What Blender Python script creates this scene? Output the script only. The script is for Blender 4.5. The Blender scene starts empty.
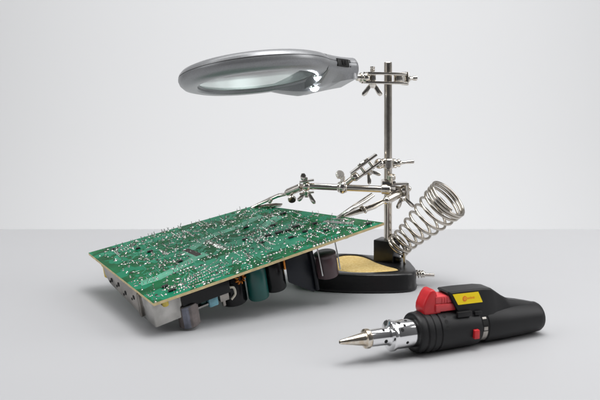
import bpy, bmesh, math, random
from mathutils import Vector, Matrix
from bpy_extras.object_utils import world_to_camera_view
rnd = random.Random(7)
V = Vector
SC = bpy.context.scene
COL = SC.collection
CM = 0.01                      # all lengths below are in centimetres

# ------------------------------------------------------------------ camera
EYE_H, FPX, EYE_PY = 17.4, 750.0, 77.0
cam_d = bpy.data.cameras.new("camera")
cam = bpy.data.objects.new("camera", cam_d)
COL.objects.link(cam)
cam.location = (0, 0, EYE_H * CM)
cam.rotation_euler = (math.radians(90), 0, 0)
cam_d.sensor_width = 36
cam_d.lens = FPX / 600 * 36
cam_d.shift_y = -(200 - EYE_PY) / 600
cam_d.clip_start = 0.01
cam_d.clip_end = 50
cam_d.dof.use_dof = True
cam_d.dof.focus_distance = 0.57
cam_d.dof.aperture_fstop = 20
SC.camera = cam

# ------------------------------------------------------------------ world and studio lamps
w = bpy.data.worlds.new("World")
SC.world = w
w.use_nodes = True
nt = w.node_tree
tc = nt.nodes.new("ShaderNodeTexCoord")
sx = nt.nodes.new("ShaderNodeSeparateXYZ")
rp = nt.nodes.new("ShaderNodeValToRGB")
nt.links.new(tc.outputs["Generated"], sx.inputs[0])
mr = nt.nodes.new("ShaderNodeMapRange")
mr.inputs["From Min"].default_value = -1
mr.inputs["From Max"].default_value = 1
nt.links.new(sx.outputs["Y"], mr.inputs["Value"])
nt.links.new(mr.outputs[0], rp.inputs[0])
rp.color_ramp.elements[0].color = (.06, .06, .063, 1)
rp.color_ramp.elements[1].color = (.48, .48, .49, 1)
bg = nt.nodes["Background"]
nt.links.new(rp.outputs[0], bg.inputs[0])
bg.inputs[1].default_value = .8


def area(name, loc, target, sx_, sy_, power, col=(1, 1, 1)):
    d = bpy.data.lights.new(name, 'AREA')
    d.shape = 'RECTANGLE'
    d.size, d.size_y, d.energy, d.color = sx_, sy_, power, col
    o = bpy.data.objects.new(name, d)
    COL.objects.link(o)
    o.location = loc
    o.rotation_euler = (V(target) - V(loc)).to_track_quat('-Z', 'Y').to_euler()
    return o


area("softbox_top", (0.18, 0.42, 1.12), (0.14, 0.28, 0), 0.66, 0.55, 9.4)
area("softbox_left", (-1.15, 0.25, 0.75), (0, 0.6, 0.05), 0.7, 0.9, 4.0)
area("softbox_right", (1.2, 0.45, 0.8), (0.05, 0.6, 0.05), 0.6, 1.0, 7.0)
area("backdrop_lamp", (0.12, 1.0, 1.45), (0.12, 2.2, 0.0), 2.8, 0.6, 21)
area("backdrop_lamp_low", (0.1, 1.15, -0.75), (0.1, 2.2, 0.15), 2.8, 0.6, 15.0)

SC.view_settings.view_transform = 'Standard'
SC.view_settings.look = 'None'
SC.view_settings.exposure = 0.0
SC.view_settings.gamma = 1.0
try:
    SC.cycles.max_bounces = 10
    SC.cycles.transmission_bounces = 8
    SC.cycles.caustics_refractive = False
    SC.cycles.caustics_reflective = False
    SC.cycles.sample_clamp_indirect = 4
except Exception:
    pass


# ------------------------------------------------------------------ materials
def mat(name, col, rough=.5, metal=0, noise=0, nscale=60, bump=0, bscale=300, coat=0, spec=None,
        trans=0, ior=None, emit=None, estr=0, rvar=0, col2=None, aniso=0, alpha=None):
    m = bpy.data.materials.new(name)
    m.use_nodes = True
    n, l = m.node_tree.nodes, m.node_tree.links
    b = n["Principled BSDF"]
    b.inputs["Base Color"].default_value = (*col, 1)
    b.inputs["Roughness"].default_value = rough
    b.inputs["Metallic"].default_value = metal
    b.inputs["Coat Weight"].default_value = coat
    b.inputs["Coat Roughness"].default_value = .15
    b.inputs["Transmission Weight"].default_value = trans
    if spec is not None:
        b.inputs["Specular IOR Level"].default_value = spec
    if ior:
        b.inputs["IOR"].default_value = ior
    if emit:
        b.inputs["Emission Color"].default_value = (*emit, 1)
        b.inputs["Emission Strength"].default_value = estr
    t = n.new("ShaderNodeTexCoord")
    if noise or rvar or col2:
        x = n.new("ShaderNodeTexNoise")
        x.inputs["Scale"].default_value = nscale
        x.inputs["Detail"].default_value = 5
        l.new(t.outputs["Object"], x.inputs["Vector"])
        if noise or col2:
            r = n.new("ShaderNodeValToRGB")
            c2 = col2 or tuple(min(1, c * (1 + noise)) for c in col)
            c1 = col if col2 else tuple(c * (1 - noise) for c in col)
            r.color_ramp.elements[0].position = .38
            r.color_ramp.elements[1].position = .62
            r.color_ramp.elements[0].color = (*c1, 1)
            r.color_ramp.elements[1].color = (*c2, 1)
            l.new(x.outputs[0], r.inputs[0])
            l.new(r.outputs[0], b.inputs["Base Color"])
        if rvar:
            k = n.new("ShaderNodeMapRange")
            k.inputs["To Min"].default_value = max(.02, rough - rvar)
            k.inputs["To Max"].default_value = rough + rvar
            l.new(x.outputs[0], k.inputs["Value"])
            l.new(k.outputs[0], b.inputs["Roughness"])
    if bump:
        x2 = n.new("ShaderNodeTexNoise")
        x2.inputs["Scale"].default_value = bscale
        x2.inputs["Detail"].default_value = 3
        l.new(t.outputs["Object"], x2.inputs["Vector"])
        bp_ = n.new("ShaderNodeBump")
        bp_.inputs["Strength"].default_value = bump
        bp_.inputs["Distance"].default_value = .001
        l.new(x2.outputs[0], bp_.inputs["Height"])
        l.new(bp_.outputs[0], b.inputs["Normal"])
    return m


M = dict(
    table=mat("white_tabletop", (.485, .487, .498), .5, bump=.01, bscale=900, rvar=.03, nscale=25, spec=.06),
    backdrop=mat("backdrop_paper", (.80, .805, .815), .9),
    nickel=mat("polished_nickel", (.74, .70, .64), .16, 1, rvar=.06, nscale=200, noise=.06),
    post=mat("ground_steel", (.66, .61, .54), .2, 1, rvar=.05, nscale=150, noise=.08),
    chrome=mat("chrome", (.86, .86, .87), .1, 1, rvar=.04, nscale=120),
    tip=mat("heat_tinted_tip", (.74, .69, .61), .18, 1, rvar=.08, nscale=300, col2=(.60, .50, .38)),
    spring=mat("spring_wire", (.56, .52, .46), .17, 1, rvar=.06, nscale=200),
    iron=mat("black_enamel", (.012, .012, .013), .32, bump=.12, bscale=500, rvar=.05, nscale=90),
    plastic=mat("silver_grey_plastic", (.31, .315, .325), .34, .35, noise=.05, nscale=900, coat=.15, bump=.015, bscale=3000),
    dark=mat("black_plastic", (.012, .012, .012), .4, spec=.25),
    rubber=mat("black_matte_plastic", (.017, .017, .018), .43, spec=.25, bump=.06, bscale=2500, rvar=.04, nscale=120),
    red=mat("red_plastic", (.62, .018, .025), .34, noise=.08, nscale=150),
    red2=mat("pale_red_plastic", (.72, .07, .08), .4, noise=.08, nscale=150),
    yellow=mat("yellow_label", (.98, .72, .002), .45),
    orange=mat("orange_print", (.86, .20, .012), .5),
    sponge=mat("cellulose_sponge", (.90, .68, .30), .95, col2=(.80, .56, .20), nscale=520, bump=1.0, bscale=700),
    glass=mat("lens_glass", (.84, .985, .93), .01, trans=1, ior=1.33),
    led=mat("lit_led", (1, 1, 1), .3, emit=(.86, .93, 1), estr=60),
    solder=mat("solder", (.52, .51, .49), .22, 1, rvar=.14, nscale=500, noise=.15),
    copper_trace=mat("masked_copper", (.02, .245, .135), .28, spec=.25, noise=.12, nscale=70),
    dull_solder=mat("dull_solder", (.27, .26, .24), .32, 1, rvar=.12, nscale=500, noise=.25),
    pour=mat("masked_copper_pour", (.10, .37, .24), .3, spec=.3, noise=.25, nscale=90),
    laminate_edge=mat("laminate_edge", (.70, .56, .30), .6, noise=.12, nscale=200),
    tin=mat("tinned_copper", (.62, .63, .62), .28, 1, noise=.1, nscale=300),
    slot=mat("slot_brown", (.035, .026, .022), .6),
    silk=mat("silkscreen_white", (.70, .74, .70), .55),
    chip=mat("chip_resin", (.014, .014, .015), .4),
    alu=mat("heatsink_aluminium", (.36, .335, .31), .32, 1, noise=.2, nscale=70, rvar=.08),
    shield=mat("tin_shield", (.40, .39, .37), .16, 1, noise=.3, nscale=50, rvar=.1, bump=.5, bscale=70),
    fin=mat("anodised_black", (.010, .012, .017), .38, spec=.25, rvar=.05, nscale=80),
    teal=mat("teal_sleeve", (.004, .085, .075), .3, coat=.15, noise=.1, nscale=60),
    blacksleeve=mat("black_sleeve", (.006, .006, .007), .25, spec=.25, coat=.1),
    purple=mat("brown_purple_sleeve", (.075, .045, .05), .35, noise=.12, nscale=90, coat=.05),
    tape=mat("blue_grey_tape", (.19, .20, .255), .4, noise=.3, nscale=130),
    tape2=mat("grey_brown_tape", (.17, .145, .14), .45, noise=.3, nscale=130),
    bluecap=mat("pale_blue_film", (.16, .36, .43), .4, noise=.25, nscale=170),
    darkgreen=mat("dark_green_film", (.01, .06, .055), .35),
    winding=mat("copper_winding", (.62, .22, .04), .35, .8),
    yellowtape=mat("yellow_tape", (.72, .55, .10), .5),
    cream=mat("cream_nylon", (.66, .62, .52), .5),
    hole=mat("dark_hole", (.006, .006, .006), .8),
)


def board_mat():
    m = bpy.data.materials.new("green_solder_mask")
    m.use_nodes = True
    n, l = m.node_tree.nodes, m.node_tree.links
    b = n["Principled BSDF"]
    t = n.new("ShaderNodeTexCoord")
    a = n.new("ShaderNodeTexNoise")
    a.inputs["Scale"].default_value = 38
    a.inputs["Detail"].default_value = 4
    v = n.new("ShaderNodeTexVoronoi")
    v.inputs["Scale"].default_value = 95
    v.distance = 'MANHATTAN'
    l.new(t.outputs["Object"], a.inputs["Vector"])
    l.new(t.outputs["Object"], v.inputs["Vector"])
    r = n.new("ShaderNodeValToRGB")
    r.color_ramp.elements[0].position, r.color_ramp.elements[0].color = .36, (.0010, .075, .022, 1)
    r.color_ramp.elements[1].position, r.color_ramp.elements[1].color = .66, (.004, .165, .055, 1)
    l.new(a.outputs[0], r.inputs[0])
    s = n.new("ShaderNodeSeparateColor")
    l.new(v.outputs["Color"], s.inputs[0])
    g = n.new("ShaderNodeMath")
    g.operation = 'GREATER_THAN'
    g.inputs[1].default_value = .70
    l.new(s.outputs[0], g.inputs[0])
    mx = n.new("ShaderNodeMix")
    mx.data_type = 'RGBA'
    l.new(g.outputs[0], mx.inputs["Factor"])
    l.new(r.outputs[0], mx.inputs["A"])
    mx.inputs["B"].default_value = (.008, .21, .105, 1)
    l.new(mx.outputs["Result"], b.inputs["Base Color"])
    b.inputs["Roughness"].default_value = .25
    b.inputs["Specular IOR Level"].default_value = .12
    b.inputs["Coat Weight"].default_value = 0
    b.inputs["Coat Roughness"].default_value = .2
    bm_ = n.new("ShaderNodeBump")
    bm_.inputs["Strength"].default_value = .25
    bm_.inputs["Distance"].default_value = .0006
    l.new(a.outputs[0], bm_.inputs["Height"])
    l.new(bm_.outputs[0], b.inputs["Normal"])
    return m


M['mask'] = board_mat()


# ------------------------------------------------------------------ geometry helpers (centimetres in, metres out)
def frame(z, xhint=None):
    z = V(z).normalized()
    if xhint is None:
        xhint = V((0, 0, 1)) if abs(z.z) < .9 else V((1, 0, 0))
    x = (V(xhint) - z * z.dot(V(xhint))).normalized()
    return x, z.cross(x), z


class MB:
    def __init__(self):
        self.bm = bmesh.new()
        self.mi = 0

    def rings(self, rings, closed_caps=True, loop=False):
        bm = self.bm
        vr = [[bm.verts.new(p) for p in r] for r in rings]
        n = len(vr[0])
        pairs = list(zip(vr[:-1], vr[1:]))
        if loop:
            pairs.append((vr[-1], vr[0]))
        for a, b in pairs:
            for i in range(n):
                j = (i + 1) % n
                f = bm.faces.new((a[i], a[j], b[j], b[i]))
                f.material_index = self.mi
        if closed_caps and not loop:
            for r in (list(reversed(vr[0])), vr[-1]):
                f = bm.faces.new(r)
                f.material_index = self.mi
        return self

    def lathe(self, o, axis, prof, seg=32, loop=False, caps=True, xhint=None):
        x, y, z = frame(axis, xhint)
        o = V(o)
        R = []
        for r, h in prof:
            r = max(r, 1e-4)
            R.append([o + z * h + (x * math.cos(2 * math.pi * k / seg) + y * math.sin(2 * math.pi * k / seg)) * r
                      for k in range(seg)])
        return self.rings(R, caps, loop)

    def tube(self, pts, r, seg=12, caps=True):
        pts = [V(p) for p in pts]
        rs = r if isinstance(r, (list, tuple)) else [r] * len(pts)
        R = []
        x = None
        for i, p in enumerate(pts):
            t = (pts[min(i + 1, len(pts) - 1)] - pts[max(i - 1, 0)]).normalized()
            if x is None:
                x, y, _ = frame(t)
            else:
                x = (x - t * t.dot(x)).normalized()
                y = t.cross(x)
            R.append([p + (x * math.cos(2 * math.pi * k / seg) + y * math.sin(2 * math.pi * k / seg)) * rs[i]
                      for k in range(seg)])
        return self.rings(R, caps)

    def cyl(self, a, b, r, seg=24, ch=.0):
        a, b = V(a), V(b)
        L = (b - a).length
        ch = min(ch, r * .5, L * .4)
        pr = [(r - ch, 0), (r, ch), (r, L - ch), (r - ch, L)] if ch else [(r, 0), (r, L)]
        return self.lathe(a, b - a, pr, seg)

    def ball(self, c, r, seg=20, sq=1, axis=(0, 0, 1)):
        n = seg // 2
        return self.lathe(c, axis, [(r * math.sin(math.pi * (k + .02) / (n + .04)), -r * sq * math.cos(math.pi * (k + .02) / (n + .04)))
                                    for k in range(n + 1)], seg)

    def box(self, c, X, Y, Z, bev=0, seg=2):
        """X, Y, Z: half-extent vectors"""
        c, X, Y, Z = V(c), V(X), V(Y), V(Z)
        b2 = bmesh.new()
        vs = [b2.verts.new(c + X * i + Y * j + Z * k) for i in (-1, 1) for j in (-1, 1) for k in (-1, 1)]
        for q in ((0, 1, 3, 2), (4, 6, 7, 5), (0, 4, 5, 1), (2, 3, 7, 6), (0, 2, 6, 4), (1, 5, 7, 3)):
            b2.faces.new([vs[i] for i in q])
        bmesh.ops.recalc_face_normals(b2, faces=b2.faces)
        if bev:
            bmesh.ops.bevel(b2, geom=b2.edges[:], offset=bev, segments=seg, affect='EDGES', profile=.5)
        self._merge(b2)
        return self

    def prism(self, poly, ext, bev=0, seg=2):
        b2 = bmesh.new()
        ext = V(ext)
        a = [b2.verts.new(V(p)) for p in poly]
        b = [b2.verts.new(V(p) + ext) for p in poly]
        n = len(a)
        b2.faces.new(a)
        b2.faces.new(list(reversed(b)))
        for i in range(n):
            j = (i + 1) % n
            b2.faces.new((a[j], a[i], b[i], b[j]))
        bmesh.ops.recalc_face_normals(b2, faces=b2.faces)
        if bev:
            bmesh.ops.bevel(b2, geom=b2.edges[:], offset=bev, segments=seg, affect='EDGES', profile=.5)
        self._merge(b2)
        return self

    def _merge(self, b2):
        mp = {v: self.bm.verts.new(v.co) for v in b2.verts}
        for f in b2.faces:
            try:
                g = self.bm.faces.new([mp[v] for v in f.verts])
                g.material_index = self.mi
            except ValueError:
                pass
        b2.free()

    def build(self, name, mats, parent=None, base=None, smooth=38):
        bm = self.bm
        bmesh.ops.recalc_face_normals(bm, faces=bm.faces)
        ca = math.radians(smooth)
        for f in bm.faces:
            f.smooth = True
        for e in bm.edges:
            if len(e.link_faces) == 2 and e.calc_face_angle(0) > ca:
                e.smooth = False
        o0 = V(base) if base is not None else (V(parent['base_cm']) if parent is not None and 'base_cm' in parent else V((0, 0, 0)))
        for v in bm.verts:
            v.co = (v.co - o0) * CM
        me = bpy.data.meshes.new(name)
        bm.to_mesh(me)
        bm.free()
        for m in (mats if isinstance(mats, (list, tuple)) else [mats]):
            me.materials.append(m)
        ob = bpy.data.objects.new(name, me)
        COL.objects.link(ob)
        ob['base_cm'] = tuple(o0)
        if parent is not None:
            ob.parent = parent
        else:
            ob.location = o0 * CM
        return ob


def thing(name, label, cat, base, group=None):
    o = bpy.data.objects.new(name, None)
    COL.objects.link(o)
    o.empty_display_size = .02
    o.location = V(base) * CM
    o['base_cm'] = tuple(base)
    o['label'], o['category'] = label, cat
    if group:
        o['group'] = group
    return o


def at(px, py, d):
    return V(((px - 300) * d / FPX, d, EYE_H - (py - EYE_PY) * d / FPX))


def spline(pts, n=6, closed=True):
    out = []
    N = len(pts)
    for i in range(N if closed else N - 1):
        g = lambda k: V(pts[k % N]) if closed else V(pts[min(max(k, 0), N - 1)])
        p0, p1, p2, p3 = g(i - 1), g(i), g(i + 1), g(i + 2)
        for k in range(n):
            t = k / n
            out.append(.5 * ((2 * p1) + (p2 - p0) * t + (2 * p0 - 5 * p1 + 4 * p2 - p3) * t * t + (3 * p1 - p0 - 3 * p2 + p3) * t ** 3))
    if not closed:
        out.append(V(pts[-1]))
    return out


# ------------------------------------------------------------------ setting
tb = MB()
tb.prism([(-150, 8, -3), (150, 8, -3), (150, 86, -3), (-150, 86, -3)], (0, 0, 3), .25, 3)
o = tb.build("table", M['table'], base=(0, 47, 0))
o['kind'] = 'structure'
bd = MB()
bd.box((0, 222, -40), (320, 0, 0), (0, 1, 0), (0, 0, 105))
o = bd.build("backdrop", M['backdrop'], base=(0, 222, 0))
o['kind'] = 'structure'

# ================================================================== helping hand stand
POST = at(388, 263, 65)
px0, py0 = POST.x, POST.y
stand = thing("helping_hand_stand", "nickel helping hand stand with lit grey magnifier, clips and coil holder on black base", "helping hand", (px0, py0, 0))

# base ------------------------------------------------------------
outline = spline([(-.5, 64.2, 0), (.2, 62.1, 0), (1.6, 60.9, 0), (3.6, 60.4, 0), (6, 60.25, 0), (8, 60.4, 0), (9.15, 60.85, 0), (9.62, 61.9, 0),
                  (9.6, 63.6, 0), (9.4, 65.4, 0), (8.6, 66.6, 0), (6.6, 67.0, 0), (4.8, 67.6, 0), (3, 67.7, 0), (1, 67.0, 0), (0, 65.9, 0)], 5)
cen = V((4.6, 63.8, 0))


def inset(poly, d):
    n = len(poly)
    out = []
    for i in range(n):
        t = (poly[(i + 1) % n] - poly[i - 1]).normalized()
        out.append(poly[i] + V((-t.y, t.x, 0)) * d)
    return out


def lift(poly, z):
    return [V((p.x, p.y, z)) for p in poly]


spx = [(330, 264), (333, 259), (341, 255.6), (355, 255.3), (366, 257.5), (377, 262), (389, 266.4), (399.5, 269.4), (396, 271.2), (383, 272.3), (368, 273), (352, 272.7), (340, 271.2), (332, 268)]
sp_poly = []
for x_, y_ in spx:
    d_ = (EYE_H - 1.42) * FPX / (y_ - EYE_PY)
    sp_poly.append(V(((x_ - 300) * d_ / FPX, d_, 0)))
# push the rear edge in a little, keep smooth
sponge_out = spline(sp_poly, 4)
n_out = len(outline)


def resample(poly, n, start):
    P = poly + [poly[0]]
    L = [0]
    for a, b in zip(P[:-1], P[1:]):
        L.append(L[-1] + (b - a).length)
    out = []
    for k in range(n):
        s = (k / n) * L[-1]
        i = max(j for j in range(len(L)) if L[j] <= s + 1e-9)
        i = min(i, len(P) - 2)
        t = (s - L[i]) / max(1e-9, L[i + 1] - L[i])
        out.append(P[i].lerp(P[i + 1], t))
    k0 = min(range(n), key=lambda k: (out[k] - start).length)
    return out[k0:] + out[:k0]


def area2(p):
    return sum(a.x * b.y - b.x * a.y for a, b in zip(p, p[1:] + p[:1]))


if area2(outline) < 0:
    outline.reverse()
if area2(sponge_out) < 0:
    sponge_out.reverse()
# rim mesh: outer wall, rim top, well for the sponge
OUT = resample(outline, 96, outline[0])
# match well points by angle round the well's centre
sc_ = sum(sponge_out, V((0, 0, 0))) / len(sponge_out)


def ray_hit(poly, c, ang):
    d = V((math.cos(ang), math.sin(ang), 0))
    best = None
    for a, b in zip(poly, poly[1:] + poly[:1]):
        e = b - a
        den = d.x * e.y - d.y * e.x
        if abs(den) < 1e-9:
            continue
        t = ((a.x - c.x) * e.y - (a.y - c.y) * e.x) / den
        u = ((a.x - c.x) * d.y - (a.y - c.y) * d.x) / den
        if t > 0 and -1e-6 <= u <= 1 + 1e-6 and (best is None or t > best):
            best = t
    return c + d * (best or .1)


WELL = [ray_hit(sponge_out, sc_, math.atan2(p.y - sc_.y, p.x - sc_.x)) for p in OUT]
b = MB()
b.rings([lift(inset(OUT, .12), 0.0), lift(inset(OUT, -.02), .06), lift(inset(OUT, -.05), .2), lift(inset(OUT, .02), .3), lift(inset(OUT, .02), 1.32), lift(inset(OUT, .07), 1.45),
         lift(inset(OUT, .18), 1.5), lift([p.lerp(q, .7) for p, q in zip(inset(OUT, .2), WELL)], 1.5),
         lift([p.lerp(q, .97) for p, q in zip(OUT, WELL)], 1.47), lift(WELL, 1.40), lift(WELL, .6)])
base_o = b.build("base", M['iron'], stand, smooth=50)
# socket block for the post
b = MB()
yaw = math.radians(-32)
bx, by = V((math.cos(yaw), math.sin(yaw), 0)), V((-math.sin(yaw), math.cos(yaw), 0))
b.box((px0 - .08, py0 + .15, 2.38), bx * .92, by * .78, (0, 0, .92), .08)
b.box((px0 + .55, py0 - .45, 1.72), bx * .55, by * .2, (0, 0, .2), .05)
sock = b.build("post_socket", M['iron'], stand)

# post ------------------------------------------------------------
PT = at(388, 62, 65).z
b = MB()
b.cyl((px0, py0, 2.2), (px0, py0, PT), .345, 32, .05)
post = b.build("post", M['post'], stand)


# clamp parts -----------------------------------------------------
def bar(mb, a, b_, width, t, up, bev=.04):
    a, b_ = V(a), V(b_)
    d = b_ - a
    upv = (V(up) - d.normalized() * d.normalized().dot(V(up))).normalized()
    s = d.cross(upv).normalized()
    mb.box((a + b_) / 2, d / 2, s * width / 2, upv * t / 2, bev)


def wing_nut(c, axis, side, s=1.0, parent=None):
    """hub on the axis with two rounded wings splayed away along the axis"""
    c, axis, side = V(c), V(axis).normalized(), V(side).normalized()
    mb = MB()
    mb.lathe(c, axis, [(.3 * s, 0), (.34 * s, .05 * s), (.26 * s, .34 * s), (.2 * s, .38 * s)], 16)
    nrm = axis.cross(side)
    for sg in (-1, 1):
        p = [c + side * sg * .12 * s + axis * .08 * s, c + side * sg * .36 * s + axis * .1 * s, c + side * sg * .88 * s + axis * .78 * s, c + side * sg * .86 * s + axis * 1.0 * s,
             c + side * sg * .66 * s + axis * 1.06 * s, c + side * sg * .46 * s + axis * .9 * s, c + side * sg * .16 * s + axis * .4 * s]
        mb.prism([q - nrm * .1 * s for q in p], nrm * .2 * s, .05 * s)
    return mb.build("wing_nut", M['nickel'], parent)


def thumb_screw(c, axis, r, t, shaft, parent):
    c, axis = V(c), V(axis).normalized()
    mb = MB()
    x, y, z = frame(axis)
    R = []
    prof = [(r * .86, -t / 2), (r, -t / 2 + .05), (r, t / 2 - .05), (r * .86, t / 2)]
    for q, h in prof:
        R.append([c + z * h + (x * math.cos(math.pi * 2 * k / 36) + y * math.sin(math.pi * 2 * k / 36)) * q * (1 if k % 2 else .93) for k in range(36)])
    mb.rings(R)
    mb.cyl(c, c - axis * shaft, .14, 12)
    return mb.build("thumb_screw", M['nickel'], parent, smooth=25)


def bolt(a, b_, r, parent, head=None):
    mb = MB()
    a, b_ = V(a), V(b_)
    L = (b_ - a).length
    n = int(L / .1)
    pr = []
    for k in range(n + 1):
        pr.append((r if k % 2 else r * .84, L * k / n))
    mb.lathe(a, b_ - a, pr, 14)
    if head:
        mb.cyl(a - (b_ - a).normalized() * head * .5, a, head, 18, .05)
    return mb.build("bolt", M['nickel'], parent, smooth=20)


# magnifier clamp --------------------------------------------------
mc = MB()
A0, A1 = at(365.5, 73.2, 63.9), at(404, 74.0, 65)
B0, B1 = at(363.5, 82.2, 63.9), at(405, 83.2, 65)
# keep the two plates parallel, in front of and behind the post they would cut it: each is a U-strap, so split in two rails
dirp = (A1 - A0).normalized()
sidep = V((-dirp.y, dirp.x, 0)).normalized()
for P0, P1 in ((A0, A1), (B0, B1)):
    for sg in (-1, 1):
        bar(mc, P0 + sidep * sg * .46, P1 + sidep * sg * .46, .22, .24, (0, 0, 1), .05)
    bar(mc, P0 + dirp * .05, P0 + dirp * 1.35, .72, .22, (0, 0, 1), .03)
    bar(mc, P1 - dirp * .45, P1 - dirp * .02, .72, .22, (0, 0, 1), .03)
cl1 = mc.build("magnifier_clamp", M['nickel'], stand)
e = MB()
eo = (A1 + B1) / 2
e.box(eo + dirp * .05, dirp * .09, sidep * .58, (0, 0, .58), .05)
e.box(eo - dirp * .62 + V((0, 0, 0)), dirp * .3, sidep * .34, (0, 0, .3), .06)
e.build("end_plate", M['nickel'], cl1)
bb = MB()
bb.lathe(eo + dirp * .12, dirp + V((0, 0, .06)), [(.36, 0), (.42, .08), (.34, .16), (.36, .2), (.34, .26), (.22, .34), (.17, .5), (.14, .62), (.2, .7), (.23, 1.0), (.15, 1.06)], 18)
bb.build("screw", M['nickel'], cl1)
bj = (A0 + B0) / 2
bb = MB()
bb.ball(bj + dirp * .12, .42, 24)
bb.cyl(bj + dirp * .1, bj - dirp * .75, .3, 18, .04)
bb.cyl(bj - dirp * .42, bj - dirp * .28, .44, 22, .04)
bb.build("ball_joint", M['nickel'], cl1)
wc = at(372.5, 78, 64.15)
bolt(wc + V((0, 0, 1.0)), wc - V((0, 0, .75)), .22, cl1)
wing_nut(wc - V((0, 0, .48)), (-.05, 0, -1), V((dirp.x, dirp.y, 0)) * 1 + V((0, -.15, 0.0)), 1.02, cl1)
bb = MB()
bb.box(wc + dirp * .0, dirp * .2, sidep * .3, (0, 0, .36), .05)
bb.build("spacer", M['nickel'], cl1)

# magnifier head ---------------------------------------------------
C = at(256, 74.3, 60)
zx = V((-.12, .17, .98)).normalized()
xx = V((.92, .386, .055))
xx = (xx - zx * zx.dot(xx)).normalized()
yx = zx.cross(xx)


def LM(x, y, z):
    return C + xx * x + yx * y + zx * z


mg = MB()
prof = [(4.66, -.45), (4.72, -.62), (4.86, -.72), (5.35, -.74), (5.8, -.60), (6.08, -.32), (6.18, -.02), (6.17, .14), (6.10, .17), (6.10, .20), (6.15, .23), (6.08, .40), (5.88, .62), (5.5, .76), (5.15, .78), (4.95, .66),
        (4.8, .3), (4.66, -.12), (4.56, -.22), (4.56, -.40)]
mg.lathe(C, zx, prof, 128, loop=True, xhint=xx)
# handle housing: lofted rounded sections along the local x axis
secs = [(4.62, 4.03, -1.1, .775), (4.85, 3.84, -1.30, .785), (5.3, 3.48, -1.34, .785), (6.0, 2.98, -1.24, .78), (6.8, 2.5, -1.16, .77), (7.5, 2.2, -1.1, .76), (8.1, 2.02, -1.05, .75), (8.28, 1.86, -.92, .66)]
SIDE = [(-.68, .0), (-.30, -.16), (-.10, -.38), (-.03, -.55), (-.08, -.58), (-.08, -.61), (-.01, -.64), (0, -.80), (-.10, -1.10), (-.36, -1.36)]


def rsec(x, hw, z0, z1):
    """same moulded edge and parting groove as the ring, then a floor narrower than the walls"""
    low = .40 + .42 * min(1, max(0, (x - 6) / 1.8))
    loop = [(-hw * low, z0)] + [(-(hw + a), z1 + max(c, z0 - z1 + .05)) for a, c in reversed(SIDE)]
    loop += [(hw + a, z1 + max(c, z0 - z1 + .05)) for a, c in SIDE] + [(hw * .78, z0 - .14)]
    return [LM(x, a, c) for a, c in loop]


fine = []
for i in range(len(secs) - 1):
    for k in range(4):
        t = k / 4
        fine.append([secs[i][j] * (1 - t) + secs[i + 1][j] * t for j in range(4)])
fine.append(secs[-1])
mg.rings([rsec(*s) for s in fine])
# the lamp pod grows out of the far underside of the ring
mg.rings([[LM(x, a, c) for a, c in ((y0, -.55), (y0 + .15, z0), ((y0 + y1) / 2, z0 - .06), (y1 - .15, z0), (y1, -.55))]
          for x, y0, y1, z0 in ((2.9, 3.75, 5.1, -.66), (3.3, 3.4, 4.95, -.80), (3.7, 3.0, 4.75, -.95), (4.1, 2.4, 4.4, -1.12), (4.45, 1.6, 3.9, -1.30), (4.75, .9, 3.5, -1.44), (4.95, .6, 3.2, -1.47), (5.3, .6, 3.0, -1.44))])
head = mg.build("magnifier_head", M['plastic'], stand, smooth=32)
# lens
b = MB()
lp = []
for k in range(13):
    r = 4.58 * k / 12
    lp.append((r, -.42 - .03 * (1 - (r / 4.58) ** 2)))
for k in range(12, -1, -1):
    r = 4.58 * k / 12
    lp.append((r, -.30 + .06 * (1 - (r / 4.58) ** 2)))
b.lathe(C, zx, lp, 96, caps=True)
b.build("lens", M['glass'], head, smooth=60)
# LEDs with bezels
for (x, y, z, r) in ((4.98, .1, -1.33, .36), (4.66, -1.45, -.74, .28)):
    b = MB()
    b.lathe(LM(x, y, z + .12), -zx, [(r * 1.32, 0), (r * 1.36, .10), (r * 1.15, .16), (r * 1.05, .10)], 24)
    bez = b.build("led_bezel", M['chrome'], head)
    b = MB()
    b.lathe(LM(x, y, z + .06), -zx, [(r, 0), (r, .08), (r * .9, .2), (r * .62, .3), (r * .25, .35), (.01, .36)], 24)
    b.build("led_lamp", M['led'], bez)
# slide switch on the near side wall
b = MB()


def wallpt(x, z, out=0):
    hw = None
    for i in range(len(fine) - 1):
        if fine[i][0] <= x <= fine[i + 1][0]:
            t = (x - fine[i][0]) / (fine[i + 1][0] - fine[i][0])
            hw = fine[i][1] * (1 - t) + fine[i + 1][1] * t
    return LM(x, -(hw + out), z)


wx = (wallpt(7.2, .1) - wallpt(5.7, .1)).normalized()
wn = wx.cross(zx).normalized()
if wn.dot(yx) > 0:
    wn = -wn
c_ = wallpt(6.45, .08)
b.box(c_, wx * .80, zx * .32, wn * .09, .03)
sw = b.build("switch", M['dark'], head)
b = MB()
b.box(c_ + wx * .05 + wn * .1, wx * .26, zx * .2, wn * .07, .03)
for k in range(-1, 2):
    b.box(c_ + wx * (.05 + k * .14) + wn * .18, wx * .03, zx * .19, wn * .03, .01)
b.build("switch_slider", M['rubber'], sw)
b = MB()
b.box(c_ + wx * 1.02, wx * .05, zx * .3, wn * .05, .02)
b.build("switch_stop", M['dark'], sw)

# crossbar ---------------------------------------------------------
XA, XB = at(310, 186.2, 65.2), at(388, 189.5, 63.9)
xd = (XB - XA).normalized()
b = MB()
b.cyl(XA, XB, .29, 28, .04)
xbar = b.build("crossbar", M['nickel'], stand)
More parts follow.
